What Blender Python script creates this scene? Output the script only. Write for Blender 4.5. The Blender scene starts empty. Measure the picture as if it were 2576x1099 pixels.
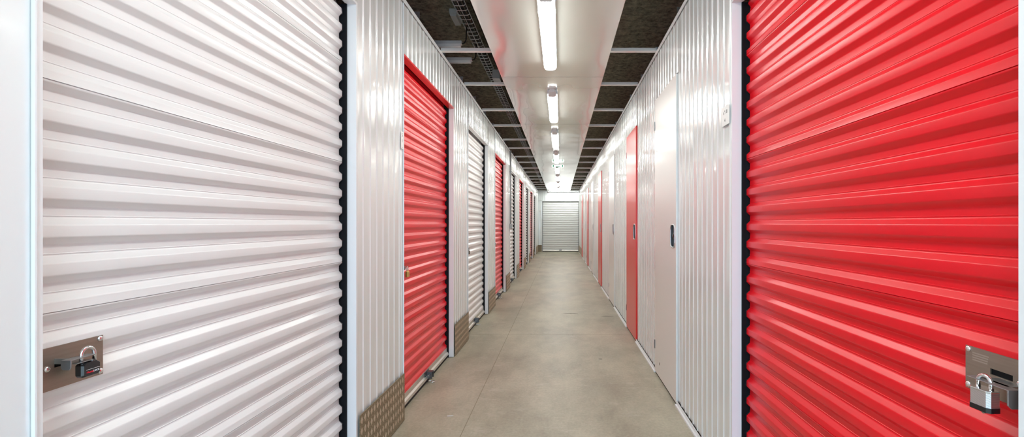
import bpy, bmesh, math, random
from mathutils import Vector, Matrix
PI = math.pi
random.seed(7)
scene = bpy.context.scene
COL = scene.collection

# ------------------------------------------------------------------ constants
F_PX = 1220.0
CAM_H = 1.16
XL = 0.9315          # left wall plane at x = -XL
XR = 0.748           # right wall plane at x = +XR
WALL_TOP = 2.482
DOOR_TOP_L = 2.155
DOOR_TOP_R = 2.12
Y_END = 19.9
Y_BACK = -1.7
PANEL_Z = 2.482
SLAB_Z = 2.97

# ------------------------------------------------------------------ materials
def new_mat(name):
    m = bpy.data.materials.new(name); m.use_nodes = True
    nt = m.node_tree
    b = nt.nodes['Principled BSDF']
    return m, nt, b

def N(nt, kind, **kw):
    n = nt.nodes.new(kind)
    for k, v in kw.items():
        if k in n.inputs: n.inputs[k].default_value = v
        else: setattr(n, k, v)
    return n

def pos_scaled(nt, sc):
    g = nt.nodes.new('ShaderNodeNewGeometry')
    v = nt.nodes.new('ShaderNodeVectorMath'); v.operation = 'MULTIPLY'
    v.inputs[1].default_value = sc
    nt.links.new(g.outputs['Position'], v.inputs[0])
    return v.outputs[0]

def simple(name, col, rough=0.4, metal=0.0, coat=0.0, coat_rough=0.1, spec=0.5,
           var=0.0, vscale=(8, 8, 8), bump=0.0, bscale=(3, 3, 1), bdist=0.01):
    m, nt, b = new_mat(name)
    b.inputs['Base Color'].default_value = (*col, 1)
    b.inputs['Roughness'].default_value = rough
    b.inputs['Metallic'].default_value = metal
    b.inputs['Coat Weight'].default_value = coat
    b.inputs['Coat Roughness'].default_value = coat_rough
    b.inputs['Specular IOR Level'].default_value = spec
    if var > 0:
        n = N(nt, 'ShaderNodeTexNoise', Scale=1.0, Detail=4.0)
        nt.links.new(pos_scaled(nt, vscale), n.inputs['Vector'])
        r = nt.nodes.new('ShaderNodeValToRGB')
        r.color_ramp.elements[0].position = 0.3; r.color_ramp.elements[1].position = 0.7
        r.color_ramp.elements[0].color = (*[c * (1 - var) for c in col], 1)
        r.color_ramp.elements[1].color = (*[min(1, c * (1 + var)) for c in col], 1)
        nt.links.new(n.outputs['Fac'], r.inputs['Fac'])
        nt.links.new(r.outputs['Color'], b.inputs['Base Color'])
    if bump > 0:
        n = N(nt, 'ShaderNodeTexNoise', Scale=1.0, Detail=1.0)
        nt.links.new(pos_scaled(nt, bscale), n.inputs['Vector'])
        bp = N(nt, 'ShaderNodeBump', Strength=bump, Distance=bdist)
        nt.links.new(n.outputs['Fac'], bp.inputs['Height'])
        nt.links.new(bp.outputs['Normal'], b.inputs['Normal'])
        if coat > 0: nt.links.new(bp.outputs['Normal'], b.inputs['Coat Normal'])
    return m

M = {}
M['white_wall'] = simple('white_coated_steel_wall', (0.83, 0.845, 0.835), 0.2, metal=0.08, coat=1.0, coat_rough=0.04,
                         bump=1.0, bscale=(10, 10, 1.8), bdist=0.0045)
M['white_curtain'] = simple('white_shutter_steel', (0.80, 0.795, 0.79), 0.34, coat=0.3, coat_rough=0.22,
                            var=0.02, vscale=(2, 2, 12))
M['red_curtain'] = simple('red_shutter_steel', (0.80, 0.004, 0.014), 0.35, spec=0.42, coat=0.22, coat_rough=0.26,
                          var=0.04, vscale=(2, 2, 14))
M['white_leaf'] = simple('white_door_leaf', (0.82, 0.81, 0.79), 0.30, coat=0.6, coat_rough=0.18,
                         bump=0.5, bscale=(2, 2, 1), bdist=0.004)
M['red_leaf'] = simple('red_door_leaf', (0.76, 0.022, 0.016), 0.30, spec=0.4, coat=0.25, coat_rough=0.2,
                       bump=0.5, bscale=(2, 2, 1), bdist=0.004)
M['trim_white'] = simple('white_trim', (0.82, 0.83, 0.84), 0.35, coat=0.2)
M['trim_red'] = simple('red_trim', (0.74, 0.03, 0.03), 0.35, coat=0.3)
M['panel'] = simple('glossy_white_ceiling_sheet', (0.92, 0.915, 0.90), 0.15, metal=0.62, coat=0.5, coat_rough=0.05,
                    bump=1.0, bscale=(3.4, 1.6, 1), bdist=0.010)
M['black'] = simple('black_guide', (0.004, 0.005, 0.007), 0.6, spec=0.2)
M['rubber'] = simple('black_rubber', (0.012, 0.012, 0.012), 0.7)
M['galv'] = simple('galvanised_steel', (0.62, 0.64, 0.66), 0.35, metal=0.9, var=0.08, vscale=(20, 20, 20))
M['galv_dull'] = simple('worn_steel', (0.50, 0.45, 0.40), 0.5, metal=0.8)
M['tray_wire'] = simple('bright_zinc_wire', (0.78, 0.80, 0.82), 0.35, metal=0.4)
M['smudge'] = simple('floor_smudge', (0.20, 0.185, 0.14), 0.6, var=0.3, vscale=(30, 60, 1))
M['bolt_steel'] = simple('dull_bolt_steel', (0.34, 0.35, 0.36), 0.4, metal=0.85)
M['alu'] = simple('aluminium_bar', (0.66, 0.63, 0.57), 0.38, metal=0.75, var=0.06, vscale=(10, 10, 40))
M['beam'] = simple('white_crossbar_paint', (0.74, 0.74, 0.73), 0.3, coat=0.3)
M['plate'] = simple('brushed_lock_plate', (0.36, 0.315, 0.265), 0.45, metal=0.85, var=0.06, vscale=(200, 12, 200))
M['chrome'] = simple('chrome', (0.82, 0.83, 0.85), 0.12, metal=1.0)
M['dark_steel'] = simple('dark_steel', (0.16, 0.165, 0.17), 0.35, metal=0.9)
M['brass'] = simple('brass', (0.72, 0.50, 0.14), 0.32, metal=0.9)
M['black_body'] = simple('black_lock_body', (0.008, 0.008, 0.010), 0.25, coat=0.6)
M['plastic_grey'] = simple('grey_plastic', (0.42, 0.43, 0.44), 0.45)
M['plastic_light'] = simple('light_grey_plastic', (0.68, 0.69, 0.70), 0.35)
M['pipe_brown'] = simple('brown_pipe', (0.10, 0.075, 0.055), 0.6)
M['cable'] = simple('black_cable', (0.010, 0.010, 0.012), 0.5)
M['cable_green'] = simple('dark_green_cable', (0.05, 0.075, 0.06), 0.5)
M['red_text'] = simple('red_print', (0.8, 0.02, 0.04), 0.5)
M['white_text'] = simple('white_print', (0.85, 0.85, 0.85), 0.5)
M['ink'] = simple('black_print', (0.05, 0.05, 0.05), 0.6)
M['ink_faint'] = simple('grey_print', (0.40, 0.39, 0.38), 0.6)
M['sticker'] = simple('sticker_film', (0.80, 0.79, 0.77), 0.4)
M['rivet_red'] = simple('dome_rivet', (0.78, 0.74, 0.74), 0.2, metal=0.9)
M['green'] = simple('green_sign', (0.02, 0.45, 0.22), 0.4)

# laminated padlock body: horizontal plate lines
m, nt, b = new_mat('laminated_steel'); M['laminated'] = m
b.inputs['Metallic'].default_value = 0.95; b.inputs['Roughness'].default_value = 0.3
w = N(nt, 'ShaderNodeTexWave', Scale=1.0); w.bands_direction = 'Z'
nt.links.new(pos_scaled(nt, (1, 1, 170)), w.inputs['Vector'])
r = nt.nodes.new('ShaderNodeValToRGB')
r.color_ramp.elements[0].position = 0.0; r.color_ramp.elements[0].color = (0.42, 0.42, 0.43, 1)
r.color_ramp.elements[1].position = 0.35; r.color_ramp.elements[1].color = (0.72, 0.72, 0.74, 1)
nt.links.new(w.outputs['Fac'], r.inputs['Fac']); nt.links.new(r.outputs['Color'], b.inputs['Base Color'])
bp = N(nt, 'ShaderNodeBump', Strength=0.35, Distance=0.0006)
nt.links.new(w.outputs['Fac'], bp.inputs['Height']); nt.links.new(bp.outputs['Normal'], b.inputs['Normal'])

# checker plate metal with fine dots
m, nt, b = new_mat('tread_plate'); M['tread'] = m
b.inputs['Metallic'].default_value = 0.55; b.inputs['Roughness'].default_value = 0.42
v = N(nt, 'ShaderNodeTexVoronoi', Scale=1.0)
nt.links.new(pos_scaled(nt, (140, 140, 140)), v.inputs['Vector'])
r = nt.nodes.new('ShaderNodeValToRGB')
r.color_ramp.elements[0].position = 0.15; r.color_ramp.elements[0].color = (0.42, 0.33, 0.22, 1)
r.color_ramp.elements[1].position = 0.6; r.color_ramp.elements[1].color = (0.22, 0.17, 0.10, 1)
nt.links.new(v.outputs['Distance'], r.inputs['Fac']); nt.links.new(r.outputs['Color'], b.inputs['Base Color'])
M['tread_bump'] = simple('tread_lozenge', (0.55, 0.44, 0.33), 0.4, metal=0.5)

# concrete floor
m, nt, b = new_mat('concrete_floor'); M['floor'] = m
n1 = N(nt, 'ShaderNodeTexNoise', Scale=1.0, Detail=8.0, Roughness=0.65)
nt.links.new(pos_scaled(nt, (2.2, 1.1, 1)), n1.inputs['Vector'])
r1 = nt.nodes.new('ShaderNodeValToRGB')
r1.color_ramp.elements[0].position = 0.36; r1.color_ramp.elements[0].color = (0.30, 0.262, 0.188, 1)
r1.color_ramp.elements[1].position = 0.64; r1.color_ramp.elements[1].color = (0.49, 0.448, 0.335, 1)
nt.links.new(n1.outputs['Fac'], r1.inputs['Fac'])
n2 = N(nt, 'ShaderNodeTexNoise', Scale=1.0, Detail=6.0, Roughness=0.7)
nt.links.new(pos_scaled(nt, (60, 45, 1)), n2.inputs['Vector'])
r2 = nt.nodes.new('ShaderNodeValToRGB')
r2.color_ramp.elements[0].position = 0.35; r2.color_ramp.elements[0].color = (0.86, 0.86, 0.86, 1)
r2.color_ramp.elements[1].position = 0.65; r2.color_ramp.elements[1].color = (1.06, 1.06, 1.06, 1)
nt.links.new(n2.outputs['Fac'], r2.inputs['Fac'])
mx = nt.nodes.new('ShaderNodeMix'); mx.data_type = 'RGBA'; mx.blend_type = 'MULTIPLY'; mx.inputs[0].default_value = 1
nt.links.new(r1.outputs['Color'], mx.inputs[6]); nt.links.new(r2.outputs['Color'], mx.inputs[7])
# scattered pale scuffs
n3 = N(nt, 'ShaderNodeTexNoise', Scale=1.0, Detail=7.0, Roughness=0.75)
nt.links.new(pos_scaled(nt, (5, 9, 1)), n3.inputs['Vector'])
r3 = nt.nodes.new('ShaderNodeValToRGB')
r3.color_ramp.elements[0].position = 0.56; r3.color_ramp.elements[0].color = (0, 0, 0, 1)
r3.color_ramp.elements[1].position = 0.74; r3.color_ramp.elements[1].color = (0.6, 0.6, 0.6, 1)
nt.links.new(n3.outputs['Fac'], r3.inputs['Fac'])
mx2 = nt.nodes.new('ShaderNodeMix'); mx2.data_type = 'RGBA'
nt.links.new(r3.outputs['Color'], mx2.inputs[0]); nt.links.new(mx.outputs[2], mx2.inputs[6])
mx2.inputs[7].default_value = (0.56, 0.52, 0.44, 1)
nt.links.new(mx2.outputs[2], b.inputs['Base Color'])
rr = nt.nodes.new('ShaderNodeMapRange'); rr.inputs['To Min'].default_value = 0.34; rr.inputs['To Max'].default_value = 0.55
nt.links.new(n1.outputs['Fac'], rr.inputs['Value']); nt.links.new(rr.outputs[0], b.inputs['Roughness'])
bp = N(nt, 'ShaderNodeBump', Strength=0.12, Distance=0.004)
nt.links.new(n2.outputs['Fac'], bp.inputs['Height']); nt.links.new(bp.outputs['Normal'], b.inputs['Normal'])
M['joint'] = simple('floor_joint', (0.26, 0.225, 0.155), 0.8)

# sprayed dark slab
m, nt, b = new_mat('dark_sprayed_slab'); M['slab'] = m
b.inputs['Roughness'].default_value = 0.95
n1 = N(nt, 'ShaderNodeTexNoise', Scale=1.0, Detail=6.0, Roughness=0.7)
nt.links.new(pos_scaled(nt, (22, 22, 22)), n1.inputs['Vector'])
r1 = nt.nodes.new('ShaderNodeValToRGB')
r1.color_ramp.elements[0].position = 0.3; r1.color_ramp.elements[0].color = (0.13, 0.115, 0.085, 1)
r1.color_ramp.elements[1].position = 0.75; r1.color_ramp.elements[1].color = (0.74, 0.68, 0.54, 1)
nt.links.new(n1.outputs['Fac'], r1.inputs['Fac']); nt.links.new(r1.outputs['Color'], b.inputs['Base Color'])
bp = N(nt, 'ShaderNodeBump', Strength=1.0, Distance=0.03)
nt.links.new(n1.outputs['Fac'], bp.inputs['Height']); nt.links.new(bp.outputs['Normal'], b.inputs['Normal'])

def emis(name, col, s):
    m, nt, b = new_mat(name)
    b.inputs['Base Color'].default_value = (0.9, 0.9, 0.9, 1)
    b.inputs['Emission Color'].default_value = (*col, 1)
    b.inputs['Emission Strength'].default_value = s
    b.inputs['Roughness'].default_value = 0.3
    return m
LIGHT = 17.0
M['tube'] = emis('lit_diffuser', (0.955, 1.0, 0.945), LIGHT)
M['sign_lit'] = emis('lit_sign_white', (0.85, 1.0, 0.92), 2.0)

# ------------------------------------------------------------------ mesh helpers
class MB:
    def __init__(s): s.v = []; s.f = []
    def add(s, vs, fs):
        o = len(s.v); s.v += [tuple(p) for p in vs]; s.f += [tuple(i + o for i in f) for f in fs]
    def box(s, x0, x1, y0, y1, z0, z1):
        if x0 > x1: x0, x1 = x1, x0
        if y0 > y1: y0, y1 = y1, y0
        if z0 > z1: z0, z1 = z1, z0
        vs = [(x0,y0,z0),(x1,y0,z0),(x1,y1,z0),(x0,y1,z0),(x0,y0,z1),(x1,y0,z1),(x1,y1,z1),(x0,y1,z1)]
        s.add(vs, [(0,3,2,1),(4,5,6,7),(0,1,5,4),(1,2,6,5),(2,3,7,6),(3,0,4,7)])
        return s
    def extrude(s, prof, a0, a1, place, closed=True, caps=True):
        """prof: 2-D points; place(p, a) -> 3-D"""
        n = len(prof); vs = [place(p, a0) for p in prof] + [place(p, a1) for p in prof]
        fs = []
        for i in range(n if closed else n - 1):
            j = (i + 1) % n; fs.append((i, j, n + j, n + i))
        if closed and caps: fs += [tuple(range(n))[::-1], tuple(range(n, 2 * n))]
        s.add(vs, fs); return s
    def tube(s, pts, r, seg=8, closed=False):
        pts = [Vector(p) for p in pts]; n = len(pts); rings = []
        up0 = None
        for i, p in enumerate(pts):
            if closed: t = (pts[(i + 1) % n] - pts[i - 1])
            else: t = pts[min(i + 1, n - 1)] - pts[max(i - 1, 0)]
            t.normalize()
            if up0 is None:
                up = Vector((0, 0, 1)) if abs(t.z) < 0.9 else Vector((1, 0, 0))
            else: up = up0
            a = (up - t * up.dot(t)).normalized(); up0 = a; b2 = t.cross(a)
            rings.append([p + (a * math.cos(2*PI*k/seg) + b2 * math.sin(2*PI*k/seg)) * r for k in range(seg)])
        vs = [q for ring in rings for q in ring]; fs = []
        for i in range(n if closed else n - 1):
            i2 = (i + 1) % n
            for k in range(seg):
                k2 = (k + 1) % seg
                fs.append((i*seg+k, i*seg+k2, i2*seg+k2, i2*seg+k))
        if not closed: fs += [tuple(range(seg))[::-1], tuple((n-1)*seg + k for k in range(seg))]
        s.add(vs, fs); return s
    def dome(s, c, axis, r, h, seg=12, rings=4):
        c = Vector(c); ax = Vector(axis).normalized()
        t = Vector((0,0,1)) if abs(ax.z) < .9 else Vector((1,0,0))
        a = (t - ax * t.dot(ax)).normalized(); b2 = ax.cross(a)
        vs = []; fs = []
        for i in range(rings):
            th = i / rings * PI / 2
            for k in range(seg):
                p = 2*PI*k/seg
                vs.append(c + (a*math.cos(p) + b2*math.sin(p)) * r*math.cos(th) + ax*h*math.sin(th))
        vs.append(c + ax*h)
        for i in range(rings-1):
            for k in range(seg):
                k2 = (k+1) % seg; fs.append((i*seg+k, i*seg+k2, (i+1)*seg+k2, (i+1)*seg+k))
        for k in range(seg): fs.append(((rings-1)*seg+k, (rings-1)*seg+(k+1) % seg, len(vs)-1))
        fs.append(tuple(range(seg))[::-1])
        s.add(vs, fs); return s
    def build(s, name, mat, parent=None, smooth=False, bevel=0.0, loc=None, sharp=None):
        me = bpy.data.meshes.new(name)
        me.from_pydata(s.v, [], s.f)
        bm = bmesh.new(); bm.from_mesh(me)
        bmesh.ops.recalc_face_normals(bm, faces=bm.faces[:])
        bm.to_mesh(me); bm.free()
        me.materials.append(mat)
        o = bpy.data.objects.new(name, me); COL.objects.link(o)
        if parent is not None: o.parent = parent
        if loc is not None: o.location = loc
        if smooth:
            for p in me.polygons: p.use_smooth = True
            if sharp: me.set_sharp_from_angle(angle=math.radians(sharp))
        if bevel > 0:
            md = o.modifiers.new('bevel', 'BEVEL'); md.width = bevel; md.segments = 2; md.limit_method = 'ANGLE'
        return o

def empty(name, loc=(0,0,0), rz=0):
    o = bpy.data.objects.new(name, None); COL.objects.link(o)
    o.location = loc; o.rotation_euler = (0,0,rz); o.empty_display_size = 0.1
    return o
def tag(o, label=None, cat=None, group=None, kind=None):
    if label: o['label'] = label
    if cat: o['category'] = cat
    if group: o['group'] = group
    if kind: o['kind'] = kind
    return o

def add_text(name, s, size, mat, parent, mtx, extrude=0.0002):
    cu = bpy.data.curves.new(name, 'FONT'); cu.body = s; cu.size = size; cu.extrude = extrude
    cu.align_x = 'CENTER'; cu.align_y = 'CENTER'
    tmp = bpy.data.objects.new(name + '_tmp', cu); COL.objects.link(tmp)
    dg = bpy.context.evaluated_depsgraph_get()
    me = bpy.data.meshes.new_from_object(tmp.evaluated_get(dg))
    bpy.data.objects.remove(tmp)
    me.materials.clear(); me.materials.append(mat); me.name = name
    o = bpy.data.objects.new(name, me); COL.objects.link(o); o.parent = parent
    o.matrix_local = mtx
    return o
def wall_text_mtx(s, x, y, z):
    """text lying in a plane facing the corridor; s=-1 left wall (faces +x), s=+1 right wall (faces -x)"""
    if s < 0: R = Matrix(((0,0,1),(1,0,0),(0,1,0)))      # text x -> +y, text y -> z, normal -> +x
    else:     R = Matrix(((0,0,-1),(-1,0,0),(0,1,0)))    # text x -> -y, normal -> -x
    return Matrix.Translation((x,y,z)) @ R.to_4x4()

# ------------------------------------------------------------------ setting
root = MB().box(-3.6, 3.6, Y_BACK-6, Y_END+0.2, -0.1, 0).build('floor', M['floor'])
tag(root, 'sandy beige concrete floor of the storage corridor', 'floor', kind='structure')
jt = MB()
jt.box(-0.549, -0.545, Y_BACK-2, Y_END, 0.0003, 0.0008)
for yj in (5.07,):
    jt.box(-XL, XR, yj-0.0015, yj+0.0015, 0.0002, 0.0006)
jt.build('floor_joint', M['joint'], root)
sl = MB().box(-3.6, 3.6, Y_BACK, Y_END+0.2, SLAB_Z, SLAB_Z+0.15).build('ceiling', M['slab'])
tag(sl, 'dark brown sprayed concrete slab above the corridor', 'ceiling', kind='structure')
for nm, x0, x1 in (('wall_outer_left', -3.6, -3.5), ('wall_outer_right', 3.5, 3.6)):
    o = MB().box(x0, x1, Y_BACK, Y_END+0.2, 0, SLAB_Z).build(nm, M['slab'])  # unseen side walls, added so world light stays off the slab
    tag(o, 'unseen dark outer wall added behind the ' + ('left' if x0 < 0 else 'right') + ' storage units', 'wall', kind='structure')
wf = MB()  # unseen wall added to stop world light entering above the units
wf.box(-3.6, -XL, Y_BACK-0.1, Y_BACK, 0, SLAB_Z); wf.box(XR, 3.6, Y_BACK-0.1, Y_BACK, 0, SLAB_Z)
wf.box(-XL, XR, Y_BACK-0.1, Y_BACK, 2.46, SLAB_Z)
tag(wf.build('wall_front', M['trim_white']), 'unseen wall added behind the viewer, open at the corridor for daylight', 'wall', kind='structure')

# ---- corrugated wall sheets
RIB = 0.085
def rib_profile(y0, y1, phase):
    """(u, y) points, u>0 into wall; ribs stand out (u<0)"""
    pts = [(0.0, y0)]
    k = math.floor((y0 - phase) / RIB) + 1
    while True:
        c = phase + k * RIB
        if c + 0.012 >= y1: break
        if c - 0.012 > y0:
            for dy, du in ((-0.0115, 0), (-0.0085, -0.0008), (-0.0055, -0.0036), (-0.0035, -0.0042), (0.0035, -0.0042), (0.0055, -0.0036), (0.0085, -0.0008), (0.0115, 0)):
                pts.append((du, c + dy))
            # shallow stiffening crease between the ribs
            mid = c + RIB / 2
            if False:
                for dy, du in ((-0.005, 0), (-0.002, 0.0016), (0.002, 0.0016), (0.005, 0)):
                    pts.append((du, mid + dy))
        k += 1
    pts.append((0.0, y1))
    return pts
def sheet(name, s, xw, y0, y1, z0, z1, parent, phase=0.0):
    pr = rib_profile(y0, y1, phase)
    back = [(0.012, y1), (0.012, y0)]
    mb = MB().extrude(pr + back, z0, z1, lambda p, a: (s * (xw + p[0]), p[1], a), caps=True)
    return mb.build(name, M['white_wall'], parent)

W_OPEN = 1.3315
L_FAR = [2.204, 4.205, 6.20, 8.195, 10.19, 12.185, 14.18, 16.18, 18.18]
L_DOORS = [(f - W_OPEN, f) for f in L_FAR]
L_DOORS[0] = (0.868, 2.204)
R_ROLL = (0.7878, 2.11)
R_DOORS = [(3.088,3.78),(4.74,5.42),(6.68,7.40),(8.775,9.52),(10.90,11.70),(13.0,13.70),(14.5,15.22),(16.4,17.08)]
TR = 0.012   # trim flange width

wl = empty('wall_left', (0,0,0)); tag(wl, 'white ribbed steel partition wall on the left of the corridor', 'wall', kind='structure')
wr = empty('wall_right', (0,0,0)); tag(wr, 'white ribbed steel partition wall on the right of the corridor', 'wall', kind='structure')

# lozenge kick plate mesh (local y from 0, z from 0)
def kick_plate(s, xw, y0, y1, h, parent, name='kick_plate'):
    mb = MB().box(s*(xw-0.004), s*(xw-0.001), y0, y1, 0.004, h)
    # small turned lip on top
    mb.box(s*(xw-0.0055), s*(xw-0.004), y0, y1, h-0.003, h)
    o = mb.build(name, M['tread'], parent)
    lz = MB()
    ny = int((y1-y0-0.01)/0.0386); nz = int((h-0.01)/0.051)
    for j in range(nz+1):
        for i in range(ny+1):
            cy = y0 + 0.02 + i*0.0386; cz = h - 0.030 - j*0.051
            w, hh = 0.0135, 0.019
            if cy + w > y1 or cz - hh < 0.006: continue
            u0, u1 = xw-0.004, xw-0.0062
            vs = [(s*u0, cy-w, cz), (s*u0, cy, cz-hh), (s*u0, cy+w, cz), (s*u0, cy, cz+hh),
                  (s*u1, cy-w*.55, cz), (s*u1, cy, cz-hh*.6), (s*u1, cy+w*.55, cz), (s*u1, cy, cz+hh*.6)]
            lz.add(vs, [(0,1,5,4),(1,2,6,5),(2,3,7,6),(3,0,4,7),(4,5,6,7)])
    if lz.v: lz.build('tread_pattern', M['tread_bump'], o)
    return o

# left sheets
edges = [Y_BACK] + [v for d in L_DOORS for v in d] + [Y_END]
for i in range(0, len(edges), 2):
    sheet('wall_panel', -1, XL, edges[i]+(TR if i else 0), edges[i+1]-(TR if i < len(edges)-2 else 0), 0.004, WALL_TOP-0.01, wl, phase=edges[i])
for (a, b2) in L_DOORS:
    sheet('lintel_panel', -1, XL, a-TR+0.0005, b2+TR-0.0005, DOOR_TOP_L+TR, WALL_TOP-0.01, wl, phase=a)
for i in range(0, len(edges), 2):
    kick_plate(-1, XL-0.0085, edges[i]+(TR+0.006 if i else 0.4), edges[i+1]-(TR+0.006 if i < len(edges)-2 else 0.002), 0.28, wl)
def top_rail(s, xw, parent):
    mb = MB().box(s*(xw-0.012), s*(xw-0.009), Y_BACK, Y_END, WALL_TOP-0.022, WALL_TOP+0.004)
    mb.box(s*(xw-0.009), s*(xw+0.03), Y_BACK, Y_END, WALL_TOP, WALL_TOP+0.004)
    mb.build('top_rail', M['trim_white'], parent)
top_rail(-1, XL, wl); top_rail(1, XR, wr)
for k in range(9):     # corner seams of the unit frames
    y = L_DOORS[k][0] - TR
    MB().box(-(XL-0.0015), -(XL-0.0085), y-0.0045, y-0.001, 0.004, WALL_TOP-0.02).build('seam_strip', M['trim_white'], wl)
# right sheets
rseg = [Y_BACK, R_ROLL[0], R_ROLL[1]] + [v for d in R_DOORS for v in d] + [Y_END]
for i in range(0, len(rseg), 2):
    t0 = TR if i == 2 else 0.002; t1 = TR if i == 0 else 0.002
    sheet('wall_panel', 1, XR, rseg[i]+(t0 if i else 0), rseg[i+1]-(t1 if i < len(rseg)-2 else 0), 0.03, WALL_TOP-0.01, wr, phase=rseg[i]+0.03)
sheet('lintel_panel', 1, XR, R_ROLL[0]-TR+0.0005, R_ROLL[1]+TR-0.0005, DOOR_TOP_R+TR, WALL_TOP-0.01, wr, phase=R_ROLL[0])
for (a, b2) in R_DOORS:
    sheet('lintel_panel', 1, XR, a-0.0015, b2+0.0015, 2.125, WALL_TOP-0.01, wr, phase=a+0.03)
for i in range(0, len(rseg), 2):
    a = rseg[i] + (0.0 if i != 2 else TR); b2 = rseg[i+1]
    MB().box(XR-0.012, XR-0.0085, a, b2, 0.0, 0.032).box(XR-0.022, XR-0.012, a, b2, 0.0, 0.012).build('floor_track', M['trim_white'], wr)
kick_plate(1, XR-0.0085, 17.12, Y_END-0.01, 0.28, wr)
# unit frame studs poking above the walls
for s, xw, par, ys in ((-1, XL, wl, [2.53+0.72*k for k in range(24)]), (1, XR, wr, [2.46+0.72*k for k in range(24)])):
    for k, y in enumerate(ys):
        u = xw + 0.014
        MB().box(s*u, s*(u+0.035), y, y+0.002, 2.3, 2.58).box(s*(u+0.033), s*(u+0.035), y+0.002, y+0.04, 2.3, 2.58).build('stud', M['galv'], par)

# far wall
wb = empty('wall_back', (0,0,0)); tag(wb, 'white ribbed end wall closing the corridor', 'wall', kind='structure')
DX0, DX1, DTOP = -0.756, 0.744, 2.075
def sheet_end(x0, x1, z0, z1):
    pr = rib_profile(x0, x1, x0+0.04)
    mb = MB().extrude(pr + [(0.012, x1), (0.012, x0)], z0, z1, lambda p, a: (p[1], Y_END + p[0], a))
    return mb.build('wall_panel', M['white_wall'], wb)
sheet_end(-XL, DX0-TR, 0.004, DTOP); sheet_end(-XL, XR, DTOP+TR, WALL_TOP+0.02)
MB().box(-3.6, 3.6, Y_END+0.09, Y_END+0.19, 0, SLAB_Z).build('wall_backing', M['slab'], wb)
MB().box(-XL+0.01, DX0-TR-0.004, Y_END-0.0125, Y_END-0.0095, 0.004, 0.28).build('kick_plate', M['tread'], wb)
MB().box(-XL, XR, Y_END-0.012, Y_END-0.009, WALL_TOP-0.022, WALL_TOP+0.02).build('top_rail', M['trim_white'], wb)

# ------------------------------------------------------------------ roller shutter doors
PITCH = 0.075
def curtain_profile(ztop, zbot=0.085, amp=0.0145):
    """(u, z) from bottom to top; crest at u=0, valley at u=amp. crest bottom edge at 0.983 + k*PITCH"""
    raw = []
    k = math.floor((zbot - 0.983) / PITCH) - 1
    while True:
        z0 = 0.983 + k * PITCH
        if z0 > ztop + 0.3: break
        raw += [(0.0, z0), (0.0, z0 + 0.024), (amp, z0 + 0.038), (amp, z0 + 0.061)]
        seam = (k % 6 == 0)
        if seam: raw.insert(-3, ('seam', z0 + 0.0045))
        k += 1
    out = []
    pts = [p for p in raw if p[0] != 'seam']; seams = [p[1] for p in raw if p[0] == 'seam']
    rid = [p[1] + 0.0045 for i, p in enumerate(pts) if p[0] == amp and i + 1 < len(pts) and pts[i+1][0] == amp]
    for i in range(1, len(pts) - 1):
        p = Vector(pts[i]); a = (Vector(pts[i-1]) - p).normalized(); b2 = (Vector(pts[i+1]) - p).normalized()
        r = 0.0022
        q0 = p + a*r; q2 = p + b2*r
        out.append(q0); out.append(q0*0.25 + p*0.5 + q2*0.25); out.append(q2)
    res = []
    for q in out:
        if res:
            for sz in seams:
                if res[-1][1] < sz <= q.y:
                    res += [(0.0, sz-0.0012), (0.0035, sz-0.0006), (0.0035, sz+0.0006), (-0.0006, sz+0.0010), (0.0, sz+0.0025)]
            for rz in rid:        # small pressed stiffening line low in every valley
                if res[-1][1] < rz <= q.y:
                    res += [(amp, rz-0.0018), (amp-0.0010, rz-0.0010), (amp-0.0010, rz+0.0004), (amp, rz+0.0012)]
        res.append((q.x, q.y))
    res = [p for p in res if zbot <= p[1]]
    res.insert(0, (res[0][0], zbot))
    fin = []
    for (u, z) in res:
        if z > ztop: break
        back = max(0.0, z - (ztop - 0.115))
        fin.append((u + back*back*3.2, z))
    return fin

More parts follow.
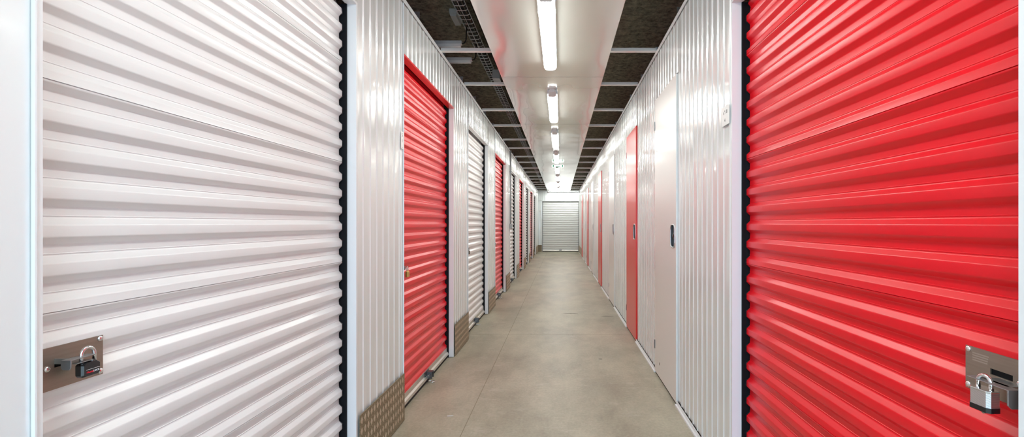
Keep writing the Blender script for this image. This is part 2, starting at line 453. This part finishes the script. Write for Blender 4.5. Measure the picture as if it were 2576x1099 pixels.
lamp_cache = {}
def roller_door(name, s, xw, y0, y1, top, color, label, latch=True, plate=None, ang=0, base=None):
    """local frame: origin on floor at the middle of the opening; u away from corridor = s * x"""
    cy = (y0 + y1) / 2; w = (y1 - y0) / 2
    r = empty(name, base if base else (s * xw, cy, 0), ang)
    tag(r, label, 'roller door', kind='structure')
    X = lambda u: s * u
    cm = M['red_curtain'] if color == 'red' else M['white_curtain']
    zt = top + 0.06
    pr = curtain_profile(zt)
    c0 = 0.054; ce = w - 0.018
    mb = MB().extrude(pr, -ce, ce, lambda p, a: (X(c0 + p[0]), a, p[1]), closed=False)
    # rear skin so that the sheet has thickness
    mb.extrude(pr, -ce, ce, lambda p, a: (X(c0 + p[0] + 0.0015), a, p[1]), closed=False)
    cu = mb.build('curtain', cm, r, smooth=True, sharp=50)
    es = MB()
    for sg in (-1, 1):
        es.extrude(pr, sg*(ce+0.0035), sg*(ce+0.0055), lambda p, a: (X(c0 + p[0]*1.2 - 0.001), a, p[1]), closed=False)
        es.extrude(pr, sg*(ce-0.001), sg*(ce+0.002), lambda p, a: (X(c0 + p[0] + 0.004), a, p[1]), closed=False)
    es.build('edge_strip', M['galv'], r)
    for sg in (-1, 1):
        g = MB()
        g.box(X(0.038), X(0.10), sg*(w-0.0065), sg*w, 0, top)
        g.box(X(0.078), X(0.10), sg*(w-0.06), sg*w, 0, top)
        g.box(X(0.0385), X(0.046), sg*(w-0.011), sg*(w-0.0065), 0, top)
        g.build('guide_rail', M['black'], r)
        t = MB()
        t.box(X(-0.003), X(0.038), sg*(w-0.0015), sg*w, 0.004, top)
        t.box(X(-0.003), X(0.0), sg*w, sg*(w+TR-0.0015), 0.004, top + TR)
        t.box(X(-0.003), X(0.012), sg*(w+TR-0.0015), sg*(w+TR), 0.004, top + TR)
        t.build('jamb_trim', M['trim_white'], r)
    h = MB()
    h.box(X(-0.001), X(0.042), -w, w, top, top + 0.0015)
    h.box(X(-0.004), X(-0.001), -w-0.004, w+0.004, top, top + TR)
    h.box(X(0.040), X(0.042), -w, w, top+0.0015, top+0.03)
    h.build('header_trim', M['trim_red'] if (color == 'red' and s < 0) else M['trim_white'], r)
    MB().box(X(0.030), X(0.25), -w, w, top+0.045, top+0.05).box(X(0.13), X(0.14), -w, w, 0, top+0.05).build('light_blocker', M['black'], r)  # black sheets added behind curtain and header to block light
    # bottom bar
    bb = MB()
    bb.box(X(0.0505), X(0.056), -ce, ce, 0.052, 0.088)
    bb.extrude([(0.0505, 0.056), (0.040, 0.046), (0.036, 0.030), (0.058, 0.030), (0.058, 0.056)], -ce, ce, lambda p, a: (X(p[0]), a, p[1]))
    bo = bb.build('bottom_bar', M['alu'], r)
    MB().box(X(0.046), X(0.060), -ce, ce, 0.001, 0.0298).build('rubber_seal', M['rubber'], bo)
    # floor latch
    if latch:
        lb = MB()
        lb.box(X(0.045), X(0.050), -0.055, 0.055, 0.045, 0.086)
        lb.box(X(0.006), X(0.045), -0.004, 0.0, 0.028, 0.078)
        lb.box(X(0.006), X(0.045), 0.040, 0.044, 0.028, 0.078)
        lb.box(X(0.006), X(0.045), 0.0, 0.040, 0.074, 0.078)
        lb.tube([(X(0.026), -0.05, 0.058), (X(0.026), 0.06, 0.058)], 0.008, 10)
        lb.dome((X(0.0445), -0.045, 0.066), (-s, 0, 0), 0.006, 0.004)
        lo = lb.build('floor_latch', M['dark_steel'], r, bevel=0.0008)
        rg = [(X(0.012 - 0.028*math.cos(t)), 0.005 + 0.016*math.sin(t), 0.006) for t in [2*PI*k/24 for k in range(24)]]
        MB().tube(rg, 0.0028, 8, closed=True).build('latch_ring', M['chrome'], lo, smooth=True)
    if plate:
        p0, p1, kind = plate      # local y span; the far end is p1
        zb, ztp = 0.838, 0.921
        u0 = c0 - 0.003; u1 = c0 - 0.0005
        # plate with a slot for the bolt
        sy0, sy1, sz0, sz1 = plate_slot(p0, p1)
        pm = MB()
        pm.box(X(u0), X(u1), p0, sy0, zb, ztp); pm.box(X(u0), X(u1), sy1, p1, zb, ztp)
        pm.box(X(u0), X(u1), sy0, sy1, zb, sz0); pm.box(X(u0), X(u1), sy0, sy1, sz1, ztp)
        po = pm.build('lock_plate', M['plate'], r)
        MB().box(X(u1+0.0002), X(u1+0.001), sy0-0.004, sy1+0.004, sz0-0.004, sz1+0.004).build('slot', M['black'], po)
        for (ry, rz_) in ((p1-0.007, ztp-0.006), (p1-0.007, zb+0.008), (p1-0.114, 0.881)):
            MB().dome((X(u0), ry, rz_), (-s, 0, 0), 0.0062, 0.0042).build('rivet', M['rivet_red'], po, smooth=True)
        if kind != 'silver':
            bol = MB()
            zc = 0.8935
            zc = 0.8965
            tab = [(u0-0.0245, zc+0.001), (u0-0.0245, 0.883), (u0-0.028, 0.8785), (u0-0.0405, 0.8785), (u0-0.044, 0.883), (u0-0.044, zc+0.001)]
            bol.extrude(tab, p1-0.112, p1-0.1095, lambda p, a: (X(p[0]), a, p[1]))   # turned-down tab facing the viewer
            bol.box(X(u0-0.0245), X(u0-0.044), p1-0.112, p1-0.062, zc-0.0008, zc+0.0012)
            bol.box(X(u0+0.002), X(u0-0.044), p1-0.100, p1-0.066, zc-0.0098, zc-0.0084)
            bol.box(X(u0+0.002), X(u0-0.0255), p1-0.100, p1-0.098, zc-0.0098, zc+0.0012)
            bol.build('slide_bolt', M['bolt_steel'], po, bevel=0.0012)
        else:
            bol = MB()
            zc = 0.8775
            tab = [(u0-0.008, zc+0.001), (u0-0.008, 0.852), (u0-0.014, 0.846), (u0-0.038, 0.846), (u0-0.044, 0.852), (u0-0.044, zc+0.001)]
            bol.extrude(tab, p1-0.139, p1-0.136, lambda p, a: (X(p[0]), a, p[1]))
            bol.box(X(u0-0.022), X(u0-0.044), p1-0.139, p1-0.054, zc-0.0008, zc+0.0008)
            bol.box(X(u0+0.002), X(u0-0.030), p1-0.120, p1-0.070, zc-0.0008, zc+0.0008)
            bol.build('slide_bolt', M['bolt_steel'], po, bevel=0.001)
            en = MB()
            for q in range(4): en.box(X(u0), X(u0-0.0002), p1-0.052+0.001*q, p1-0.016, ztp-0.012-0.0045*q, ztp-0.0095-0.0045*q)
            en.build('engraved_lines', M['galv_dull'], po)
    return r
def plate_slot(p0, p1): return (p1-0.100, p1-0.055, 0.880, 0.891)

names = ['white', 'red'] * 5
where = ['nearest on the left, with a black padlock', 'second on the left, with a brass padlock', 'third on the left side',
         'fourth on the left side', 'fifth on the left, behind the hanging grey conduit', 'sixth on the left side', 'seventh on the left side',
         'eighth on the left side', 'last and farthest on the left side']
left_doors = []
for i, (a, b2) in enumerate(L_DOORS):
    cy = (a+b2)/2
    pl = (0.86-cy+0.005, 1.041-cy, 'left') if i == 0 else ((a-cy)+0.02, (a-cy)+0.17, 'left')
    if i == 0: pl = (-0.64, 1.041-cy, 'left')
    d = roller_door('door_%d' % (i+1), -1, XL, a, b2, DOOR_TOP_L, names[i],
                    ('%s ribbed roller shutter door, ' % names[i]) + where[i], plate=pl)
    left_doors.append(d)
cyr = (R_ROLL[0]+R_ROLL[1])/2
roller_door('door_10', 1, XR, R_ROLL[0], R_ROLL[1], DOOR_TOP_R, 'red',
            'large bright red roller shutter door filling the right foreground', plate=(-0.635, 0.957-cyr, 'silver'))
roller_door('door_11', 1, 0, -(DX1-DX0)/2, (DX1-DX0)/2, DTOP, 'white',
            'white roller shutter door in the end wall of the corridor', base=((DX0+DX1)/2, Y_END, 0), ang=PI/2, latch=True)

# ------------------------------------------------------------------ hinged doors on the right
def rounded_rect(cy, cz, w, h, r, n=6):
    pts = []
    for (sx, sz, a0) in ((1,1,0),(-1,1,PI/2),(-1,-1,PI),(1,-1,3*PI/2)):
        for k in range(n+1):
            t = a0 + PI/2*k/n
            pts.append((cy + sx*(w/2-r) + r*math.cos(t), cz + sz*(h/2-r) + r*math.sin(t)))
    return pts
def hinged_door(name, y0, y1, color, label, tall=True):
    cy = (y0+y1)/2; w = (y1-y0)/2
    r = empty(name, (XR, cy, 0)); tag(r, label, 'door', kind='structure')
    F = -0.013; B = 0.03; z0, z1 = 0.016, 2.115
    hy0, hy1, hz0, hz1 = -w+0.035, -w+0.035+0.115, 1.006, 1.150
    lf = MB()
    e = 0.003
    lf.box(F, B, -w+e, hy0, z0, z1); lf.box(F, B, hy1, w-e, z0, z1)
    lf.box(F, B, hy0, hy1, z0, hz0); lf.box(F, B, hy0, hy1, hz1, z1)
    lm = M['red_leaf'] if color == 'red' else M['white_leaf']
    leaf = lf.build('leaf', lm, r)
    fr = MB()
    fr.box(0.0, 0.035, -w-0.001, -w+0.0012, 0, 2.125); fr.box(0.0, 0.035, w-0.0012, w+0.001, 0, 2.125)
    fr.box(-0.002, 0.035, -w, w, 2.1165, 2.125)
    fr.build('frame', M['dark_steel'] , r)
    # handle: recessed cup with rim and lever
    cup = MB()
    d = 0.018
    cup.box(F+0.001+d, F+d+0.003, hy0, hy1, hz0, hz1)
    cup.box(F, F+d, hy0, hy0+0.002, hz0, hz1); cup.box(F, F+d, hy1-0.002, hy1, hz0, hz1)
    cup.box(F, F+d, hy0, hy1, hz0, hz0+0.002); cup.box(F, F+d, hy0, hy1, hz1-0.002, hz1)
    co = cup.build('handle', M['dark_steel'], r)
    ccy = (hy0+hy1)/2; ccz = (hz0+hz1)/2
    rim = [(F-0.001, p[0], p[1]) for p in rounded_rect(ccy, ccz, 0.118, 0.148, 0.035)]
    MB().tube(rim, 0.0042, 8, closed=True).build('rim', M['galv'], co, smooth=True)
    corner = MB()
    ro = rounded_rect(ccy, ccz, 0.110, 0.140, 0.032); rc = [(ccy + (0.0575 if p[0] > ccy else -0.0575), ccz + (0.072 if p[1] > ccz else -0.072)) for p in ro]
    n = len(ro)
    vs = [(F, *p) for p in ro] + [(F, *p) for p in rc]
    corner.add(vs, [(i, (i+1) % n, n+(i+1) % n, n+i) for i in range(n)])
    corner.build('escutcheon', lm, co)
    lv = MB().dome((F+d, ccy+0.0, ccz), (-1, 0, 0), 0.028, 0.020, 16, 5)
    lv.box(F+d-0.004, F+0.003, ccy-0.030, ccy-0.010, ccz-0.02, ccz+0.055)
    lv.build('lever', M['black_body'], co, smooth=True, sharp=40)
    for hz in (0.19, 1.885):
        MB().box(F-0.004, 0.0, w-0.006, w+0.010, hz, hz+0.065).build('hinge', M['dark_steel'], r)
    MB().box(F+0.004, B, -w+e, w-e, 0.002, z0).build('sill_gap', M['rubber'], r)  # black strip fills the gap under the leaf, in place of its shade
    return r
rw = ['first and nearest hinged door on the right', 'second hinged door on the right', 'third hinged door on the right', 'fourth hinged door on the right',
      'fifth hinged door on the right', 'sixth hinged door on the right', 'seventh hinged door on the right', 'eighth and farthest hinged door on the right']
hinged = []
for i, (a, b2) in enumerate(R_DOORS):
    c = 'white' if i % 2 == 0 else 'red'
    hinged.append(hinged_door('door_%d' % (12+i), a, b2, c, 'flat %s steel door with recessed handle, %s' % (c, rw[i])))
# scuff on the first white leaf
MB().box(-0.0134, -0.0131, 0.165, 0.185, 0.105, 0.125).build('scuff_mark', M['pipe_brown'], hinged[0])

# ------------------------------------------------------------------ ceiling sheets, crossbars, lamps
PX0, PX1 = -0.524, 0.376
seams = [4.295 + 2.037*k for k in range(-3, 8)]
ordn = ['nearest', 'second nearest', 'third nearest', 'fourth nearest', 'fifth nearest', 'sixth nearest', 'seventh nearest', 'eighth nearest', 'ninth nearest', 'tenth nearest',
        'eleventh nearest', 'twelfth nearest', 'thirteenth nearest', 'fourteenth nearest', 'fifteenth nearest', 'sixteenth nearest', 'seventeenth nearest', 'eighteenth nearest', 'nineteenth nearest']
j = 0
for k in range(len(seams)):
    y0 = seams[k]; y1 = seams[k+1] if k+1 < len(seams) else Y_END - 0.02
    y1 = min(y1, Y_END-0.02)
    if y1 - y0 < 0.05: continue
    yc = (y0+y1)/2
    mb = MB()
    nx, ny = 8, 16
    # shallow sheet with turned-up edges
    y0l, y1l = y0-yc+0.004, y1-yc-0.004
    mb.box(PX0+0.002, PX1-0.002, y0l+0.002, y1l-0.002, 0.0, 0.003)
    mb.box(PX0, PX0+0.002, y0l, y1l, -0.001, 0.030); mb.box(PX1-0.002, PX1, y0l, y1l, -0.001, 0.030)
    mb.box(PX0+0.002, PX1-0.002, y0l, y0l+0.002, 0, 0.028); mb.box(PX0+0.002, PX1-0.002, y1l-0.002, y1l, 0, 0.028)
    o = mb.build('ceiling_panel', M['panel'], loc=(0, yc, PANEL_Z-0.004))
    if y1 < 2.0: lab = 'glossy white ceiling panel outside the top of the picture'
    else:
        lab = 'glossy white ceiling panel, %s of the row down the corridor' % ordn[j]; j += 1
    tag(o, lab, 'ceiling panel', 'glossy white ceiling panels')
bars = []
yb = 3.72
beam_ys = [0.75, 1.72, 2.75, 3.748, 4.655, 5.71, 6.62, 7.73, 8.60, 9.70, 10.6, 11.7, 12.6, 13.7, 14.6, 15.7, 16.6, 17.7, 18.6, 19.5]
j = 0
for y in beam_ys:
    bz = PANEL_Z + 0.030
    mb = MB()
    # C-section: web plus two flanges
    mb.box(-XL+0.01, XR-0.01, -0.020, -0.018, 0.0, 0.024)
    mb.box(-XL+0.01, XR-0.01, -0.018, 0.020, 0.0, 0.002)
    mb.box(-XL+0.01, XR-0.01, -0.018, 0.020, 0.022, 0.024)
    o = mb.build('crossbar', M['beam'], loc=(0, y, bz if False else WALL_TOP+0.0045))
    if y < 3: lab = 'white metal crossbar above the top of the picture'
    else:
        lab = 'white metal crossbar joining both walls, %s in view' % ordn[j]; j += 1
    tag(o, lab, 'crossbar', 'white crossbars over the corridor')
for o in [o for o in COL.objects if o.name.startswith('ceiling_panel')]: o.location.z = WALL_TOP + 0.0045 - 0.0305

LX = -0.083
def make_lamp():
    r = empty('ceiling_lamp', (0,0,0))
    L = 0.60
    zt = 0.0
    MB().extrude([(-0.042,0),(0.042,0),(0.051,-0.010),(0.051,-0.036),(-0.051,-0.036),(-0.051,-0.010)], -L-0.03, L+0.03,
                 lambda p, a: (p[0], a, zt+p[1])).build('housing', M['plastic_light'], r)
    prof = [(0.049,-0.032)]
    for k in range(13):
        t = PI*k/12; prof.append((0.049*math.copysign(abs(math.cos(t))**0.6, math.cos(t)), -0.036-0.030*math.sin(t)**0.75))
    prof.append((-0.049,-0.032))
    mb = MB()
    secs = [(-L, 0.80), (-L+0.012, 0.96), (-L+0.05, 1.0), (L-0.05, 1.0), (L-0.012, 0.96), (L, 0.80)]
    n = len(prof); vs = []; fs = []
    for (y, sc) in secs:
        for p in prof: vs.append((p[0]*sc, y, zt - 0.032 + (p[1]+0.032)*sc))
    for i in range(len(secs)-1):
        for k in range(n):
            k2 = (k+1) % n; fs.append((i*n+k, i*n+k2, (i+1)*n+k2, (i+1)*n+k))
    fs += [tuple(range(n))[::-1], tuple((len(secs)-1)*n+k for k in range(n))]
    mb.add(vs, fs); mb.build('diffuser', M['tube'], r, smooth=True, sharp=50)
    for sg in (-1, 1):
        cp = [(-0.034,0),(0.034,0),(0.042,-0.02),(0.040,-0.046),(0.030,-0.058),(-0.030,-0.058),(-0.040,-0.046),(-0.042,-0.02)]
        MB().extrude(cp, sg*(L+0.002), sg*(L+0.075),
                     lambda p, a: (p[0]*(1.0 if abs(a) < L+0.01 else 0.6), a, zt+p[1]*(1.0 if abs(a) < L+0.01 else 0.5))).build('end_cap', M['plastic_light'], r)
        for sx in (-1, 1):
            MB().box(sx*0.051, sx*0.054, sg*0.42-0.012, sg*0.42+0.012, -0.042, -0.022).build('clip', M['galv'], r)
    return r
def copy_tree(o, parent=None):
    c = o.copy(); COL.objects.link(c)
    if parent: c.parent = parent
    for ch in list(o.children): copy_tree(ch, c)
    return c
lamp0 = make_lamp()
LAMP_Z = WALL_TOP - 0.0265
j = 0
ly = 3.31 - 2.034*2
k = 0
while ly < 19.0:
    o = lamp0 if k == 0 else copy_tree(lamp0)
    o.location = (LX, ly, LAMP_Z)
    if ly < 2: lab = 'lit fluorescent ceiling lamp outside the top of the picture'
    else:
        lab = 'lit white fluorescent ceiling lamp, %s of the row' % ordn[j]; j += 1
    tag(o, lab, 'ceiling lamp', 'fluorescent lamps along the ceiling')
    ly += 2.034; k += 1
o = copy_tree(lamp0); o.location = (0.12, Y_END-0.24, 2.435); o.rotation_euler = (0, 0, PI/2)
tag(o, 'lit fluorescent lamp set crosswise against the end wall above its door', 'ceiling lamp')
# bracket arms carrying it
MB().box(-0.24, 0.02, -0.02, 0.02, 0.0, 0.004).build('bracket', M['plastic_grey'], o)

# exit sign under the ceiling
sg = empty('exit_sign', (-0.06, 10.47, 2.40))
MB().extrude(rounded_rect(0, 0, 0.26, 0.05, 0.02), -0.015, 0.015, lambda p, a: (p[0], a, p[1])).build('housing', M['sign_lit'], sg)
gm = MB()
gm.box(-0.115, -0.085, -0.0165, 0.0165, -0.022, 0.020); gm.box(0.085, 0.115, -0.0165, 0.0165, -0.022, 0.020)
gm.box(-0.05, 0.05, -0.0165, 0.0165, -0.0262, -0.010)
gm.build('green_panel', M['green'], sg)
MB().box(-0.03, 0.03, -0.01, 0.01, 0.024, 0.0555).build('mount', M['plastic_light'], sg)
tag(sg, 'small green and white emergency exit sign hanging under the ceiling lamps', 'exit sign')

# ------------------------------------------------------------------ services above the left wall
TZ = CAM_H + 1.65
ct = empty('cable_tray', (-0.765, 11, TZ)); tag(ct, 'long wire mesh cable tray full of black cables above the left wall', 'cable tray')
wm = MB()
y = 2.6
yl0, yl1 = 2.0-11, Y_END-0.1-11
for xo, zo in ((-0.002, -0.004), (-0.052, 0.018), (0.042, 0.018)):
    wm.tube([(xo, yl0, zo), (xo, yl1, zo)], 0.0028, 6)
yy = yl0
while yy < yl1:
    wm.tube([(-0.053, yy, 0.022), (-0.050, yy, 0.010), (-0.042, yy, 0.003), (0.0, yy, 0.001), (0.030, yy, 0.003), (0.040, yy, 0.010), (0.043, yy, 0.022)], 0.0034, 6)
    yy += 0.084
wm.build('wire_basket', M['tray_wire'], ct)
cb = MB(); rnd = random.Random(3)
for q in range(9):
    x0 = -0.036 + q*0.0085; zc = 0.012 + rnd.random()*0.02
    pts = [(x0 + 0.006*math.sin(t*1.7+q) , yl0 + t*0.5, zc + 0.006*math.sin(t*1.1+q*2)) for t in range(int((yl1-yl0)/0.5)+1)]
    cb.tube(pts, 0.0048, 6)
tag(cb.build('cables', M['cable'], ct), 'black cables')
g2 = MB()
for q in range(2):
    g2.tube([(0.085+0.012*q+0.004*math.sin(t*2.1+q), yl0+t*0.5, 0.05+0.012*q) for t in range(int((yl1-yl0)/0.5)+1)], 0.006, 6)
g2.build('side_cable', M['cable_green'], ct)
for yy in range(3, 20, 2):
    MB().tube([(0.0, yy-11.35, -0.004), (0.0, yy-11.35, SLAB_Z-TZ)], 0.004, 6).build('hanger_rod', M['galv'], ct)
pp = MB().tube([(0,2.0,0),(0,Y_END,0)], 0.022, 10)
tag(pp.build('ceiling_pipe', M['pipe_brown'], loc=(-0.71, 0, SLAB_Z-0.023), smooth=True), 'thin brown pipe running along the dark slab beside the cable tray', 'pipe')
cl = empty('wall_lamp', (-0.905, 4.18, SLAB_Z))
mb = MB().box(-0.036, 0.036, -0.11, 0.11, -0.045, 0.0)
mb.build('housing', M['plastic_light'], cl, bevel=0.01)
MB().extrude([(-0.030,-0.045),(-0.024,-0.065),(0.024,-0.065),(0.030,-0.045)], -0.10, 0.10, lambda p, a: (p[0], a, p[1])).build('lens', M['plastic_light'], cl)
tag(cl, 'grey unlit plastic lamp box under the dark slab left of the cable tray', 'lamp')
cl.name = 'emergency_lamp'
jb = MB().box(-0.04, 0.04, -0.07, 0.07, -0.10, 0.0)
jb.build('junction_box', M['plastic_grey'], ct, loc=(0.075, 5.24-11, -0.0068), bevel=0.006)
for i, (yy, xe, lab) in enumerate(((3.98, -0.81, 'short white unlit tube lamp over the left wall, nearer one'), (4.38, -0.80, 'short white unlit tube lamp over the left wall, farther one'))):
    tl = empty('tube_lamp', (xe-0.32, yy, CAM_H+1.455))
    MB().box(-0.32, 0.32, -0.022, 0.022, 0.012, 0.04).build('housing', M['plastic_light'], tl, bevel=0.003)
    MB().extrude([(-0.018,0.012),(-0.014,-0.006),(0.0,-0.012),(0.014,-0.006),(0.018,0.012)], -0.31, 0.31, lambda p, a: (a, p[0], p[1])).build('diffuser', M['white_text'], tl)
    MB().tube([(0.32, 0, 0.02), (0.36, 0, 0.03), (0.39, 0.0, 0.10), (0.40, 0.0, 0.318)] if False else [(0.32,0,0.02),(0.005+0.335,0.01,0.03),(0.35,0.02,0.06),(0.352,0.03,0.17)], 0.005, 6).build('cord', M['cable'], tl)
    MB().tube([(-0.2,0,0.04),(-0.2,0,SLAB_Z-CAM_H-1.455)], 0.003, 6).build('hanger', M['galv'], tl)
    tag(tl, lab, 'lamp', 'tube lamps above the left units')

# conduit and its box on the left wall
cd = empty('conduit', (-0.905, 8.78, 1.09))
MB().tube([(0,0,0.06),(0,0,1.388)], 0.013, 10).build('pipe', M['plastic_grey'], cd, smooth=True)
MB().box(-0.024, 0.03, -0.03, 0.03, -0.02, 0.062).build('socket_box', M['plastic_grey'], cd, bevel=0.004)
for z in (0.45, 1.0): MB().box(-0.018, 0.016, -0.016, 0.016, z, z+0.018).build('clamp', M['plastic_grey'], cd)
tag(cd, 'vertical grey conduit with a small box at its end on the left wall', 'conduit')

# ------------------------------------------------------------------ padlocks
def shackle_pts(w, h, base, n=14):
    """arch in local y-z plane, legs down to base"""
    r = w/2; pts = [(0, -r, base)]
    for k in range(n+1):
        t = PI - PI*k/n; pts.append((0, r*math.cos(t), h - r + r*math.sin(t)))
    pts.append((0, r, base)); return pts
def padlock_black():
    r = empty('padlock', (0,0,0))
    W, H, T = 0.038, 0.030, 0.018
    prof = [(-W/2+0.003,-H),( W/2-0.003,-H),(W/2,-H+0.004),(W/2,-0.006),(W/2-0.008,0),(-W/2+0.008,0),(-W/2,-0.006),(-W/2,-H+0.004)]
    inner = [(p[0]*0.86, (p[1]+H/2)*0.9-H/2) for p in prof]
    mb = MB(); n = len(prof)
    vs = [(-T/2, *p) for p in inner] + [(-T/2+0.004, *p) for p in prof] + [(T/2-0.004, *p) for p in prof] + [(T/2, *p) for p in inner]
    fs = [tuple(range(n))[::-1], tuple(3*n+k for k in range(n))]
    for i in range(3):
        for k in range(n): fs.append((i*n+k, i*n+(k+1) % n, (i+1)*n+(k+1) % n, (i+1)*n+k))
    mb.add(vs, fs); bo = mb.build('body', M['black_body'], r)
    MB().tube(shackle_pts(0.027, 0.0265, -0.004), 0.0032, 10).build('shackle', M['chrome'], r, smooth=True)
    return r, bo, T, W, H
pk, body, T, W, H = padlock_black()
pk.location = (-0.947, 0.971, 0.8855)
add_text('red_lettering', 'Master', 0.0054, M['red_text'], body, wall_text_mtx(-1, T/2+0.0002, -0.004, -0.021))
add_text('white_lettering', 'LOCK', 0.0048, M['white_text'], body, wall_text_mtx(-1, T/2+0.0002, 0.0088, -0.021))
MB().box(T/2, T/2+0.0002, -0.012, 0.017, -0.0160, -0.0155).build('print_line', M['white_text'], body)
tag(pk, 'black padlock with red and white print hanging on the white roller door', 'padlock')

# silver laminated padlock
ps = empty('padlock', (0.7635, 0.8733, 0.8605), math.radians(4))
W, H, T = 0.040, 0.0265, 0.026
ch = 0.005
oct_ = [(-T/2+ch,-W/2),(T/2-ch,-W/2),(T/2,-W/2+ch),(T/2,W/2-ch),(T/2-ch,W/2),(-T/2+ch,W/2),(-T/2,W/2-ch),(-T/2,-W/2+ch)]
MB().extrude(oct_, -H, 0, lambda p, a: (p[0], p[1], a)).build('body', M['laminated'], ps)
MB().extrude([(p[0]*1.06, p[1]*1.04) for p in oct_], -H-0.009, -H, lambda p, a: (p[0], p[1], a)).build('base_band', M['black_body'], ps)
MB().extrude([(p[0]*1.02, p[1]*1.02) for p in oct_], -0.0005, 0.003, lambda p, a: (p[0], p[1], a)).build('top_plate', M['chrome'], ps, bevel=0.001)
MB().tube([(0.003*math.cos(t), 0.003*math.sin(t), -H-0.012) for t in (0, PI)], 0.004, 8).build('keyway', M['chrome'], ps)
MB().tube(shackle_pts(0.025, 0.026, -0.002), 0.0037, 12).build('shackle', M['chrome'], ps, smooth=True)
tag(ps, 'silver laminated padlock with black base band on the red roller door', 'padlock')

# brass padlock on second door
pb = empty('padlock', (-0.9505, 3.008, 0.862))
MB().box(-0.008, 0.008, -0.019, 0.019, -0.034, 0.0).build('body', M['brass'], pb, bevel=0.002)
MB().tube(shackle_pts(0.025, 0.030, -0.002), 0.003, 10).build('shackle', M['chrome'], pb, smooth=True)
tag(pb, 'brass padlock peeking out on the red roller door, second on the left', 'padlock')
for i, lab in ((2, 'small dark padlock on the third door of the left row'), (3, 'small dark padlock on the fourth door of the left row'), (4, 'small dark padlock on the fifth door, below the grey conduit box')):
    a = L_DOORS[i][0]
    p2 = empty('padlock', (-0.945, a+0.115, 0.88))
    MB().box(-0.009, 0.009, -0.02, 0.02, -0.036, 0.0).build('body', M['pipe_brown'] if i == 2 else M['black_body'], p2, bevel=0.002)
    MB().tube(shackle_pts(0.025, 0.028, -0.002), 0.003, 8).build('shackle', M['dark_steel'], p2, smooth=True)
    tag(p2, lab, 'padlock', 'small dark padlocks')

# ------------------------------------------------------------------ number labels on the walls
def sticker(s, xw, yc, zc, w, h, lines, mat, label):
    r = empty('number_label', (s*(xw-0.0084), yc, zc))
    MB().box(0, -s*0.0004, -w/2, w/2, -h/2, h/2).build('film', M['sticker'], r)
    for (t, size, dy, dz) in lines:
        add_text('lettering', t, size, mat, r, wall_text_mtx(s, -s*0.0006, dy, dz))
    tag(r, label, 'label')
    return r
sticker(1, XR, 2.178, 1.643, 0.105, 0.085, [('n\u00b0 18', 0.024, 0.0, 0.016), ('4', 0.024, 0.005, -0.020)], M['ink'],
        'small white number label on the right wall beside the bright red roller door')
sticker(-1, XL, 2.825, 1.645, 0.05, 0.10, [('5', 0.030, 0.0, 0.030), ('1', 0.026, 0, -0.005), ('.', 0.03, 0, -0.035)], M['ink'],
        'small white number label on the left wall beside the second door')
r2 = empty('number_label', (XR-0.0132, 3.70, 1.69))
add_text('lettering', '2', 0.045, M['ink_faint'], r2, wall_text_mtx(1, -0.0004, 0, 0.03))
add_text('lettering', '1', 0.035, M['ink_faint'], r2, wall_text_mtx(1, -0.0004, 0, -0.02))
MB().box(0, -0.0002, -0.03, 0.03, -0.05, 0.06).build('film', M['white_leaf'], r2)
tag(r2, 'faint number label on the nearest white hinged door at right', 'label')
r3 = empty('number_label', (-0.865, Y_END-0.0085, 1.66))
add_text('lettering', '918', 0.05, M['ink_faint'], r3, Matrix.Translation((0,-0.0008,0)) @ Matrix(((1,0,0),(0,0,-1),(0,1,0))).to_4x4())
MB().box(-0.07, 0.07, -0.0004, 0, -0.035, 0.035).build('film', M['sticker'], r3)
tag(r3, 'faint grey number label on the end wall left of its door', 'label')

for (x, y, w_, d_) in ((0.13, 6.26, 0.11, 0.03), (0.585, 6.06, 0.085, 0.025), (0.34, 4.15, 0.02, 0.02)):
    n = 20
    mk = MB(); vs = [(x + w_*math.cos(2*PI*k/n)*(0.8+0.2*rnd.random()), y + d_*math.sin(2*PI*k/n)*(0.7+0.3*rnd.random()), 0.0006) for k in range(n)]
    mk.add(vs, [tuple(range(n))]); mk.build('tyre_smudge', M['smudge'], root)
# small litter on the floor
lt = MB().box(-0.018, 0.018, -0.002, 0.002, 0, 0.0025)
o = lt.build('paper_scrap', M['white_text'], loc=(-0.665, 2.92, 0.001)); o.rotation_euler = (0, 0, 0.15)
tag(o, 'tiny white scrap on the floor near the first tread plate', 'scrap')

# ------------------------------------------------------------------ camera, world, view
cam = bpy.data.cameras.new('camera'); co = bpy.data.objects.new('camera', cam); COL.objects.link(co)
co.location = (0, 0, CAM_H); co.rotation_euler = (PI/2, 0, 0)
cam.sensor_fit = 'HORIZONTAL'; cam.sensor_width = 36.0
cam.lens = 36.0 * F_PX / 2576.0
cam.shift_x = (1288.0 - 1410.5) / 2576.0
cam.shift_y = (562.0 - 549.5) / 2576.0
cam.clip_start = 0.02; cam.clip_end = 100
scene.camera = co

w = bpy.data.worlds.new('world'); scene.world = w; w.use_nodes = True
bg = w.node_tree.nodes['Background']
bg.inputs['Color'].default_value = (0.52, 0.75, 1.0, 1); bg.inputs['Strength'].default_value = 3.6

scene.view_settings.view_transform = 'Standard'
scene.view_settings.look = 'None'
scene.view_settings.gamma = 1.0
scene.view_settings.use_curve_mapping = False
scene.view_settings.exposure = 0.9
scene.cycles.max_bounces = 12
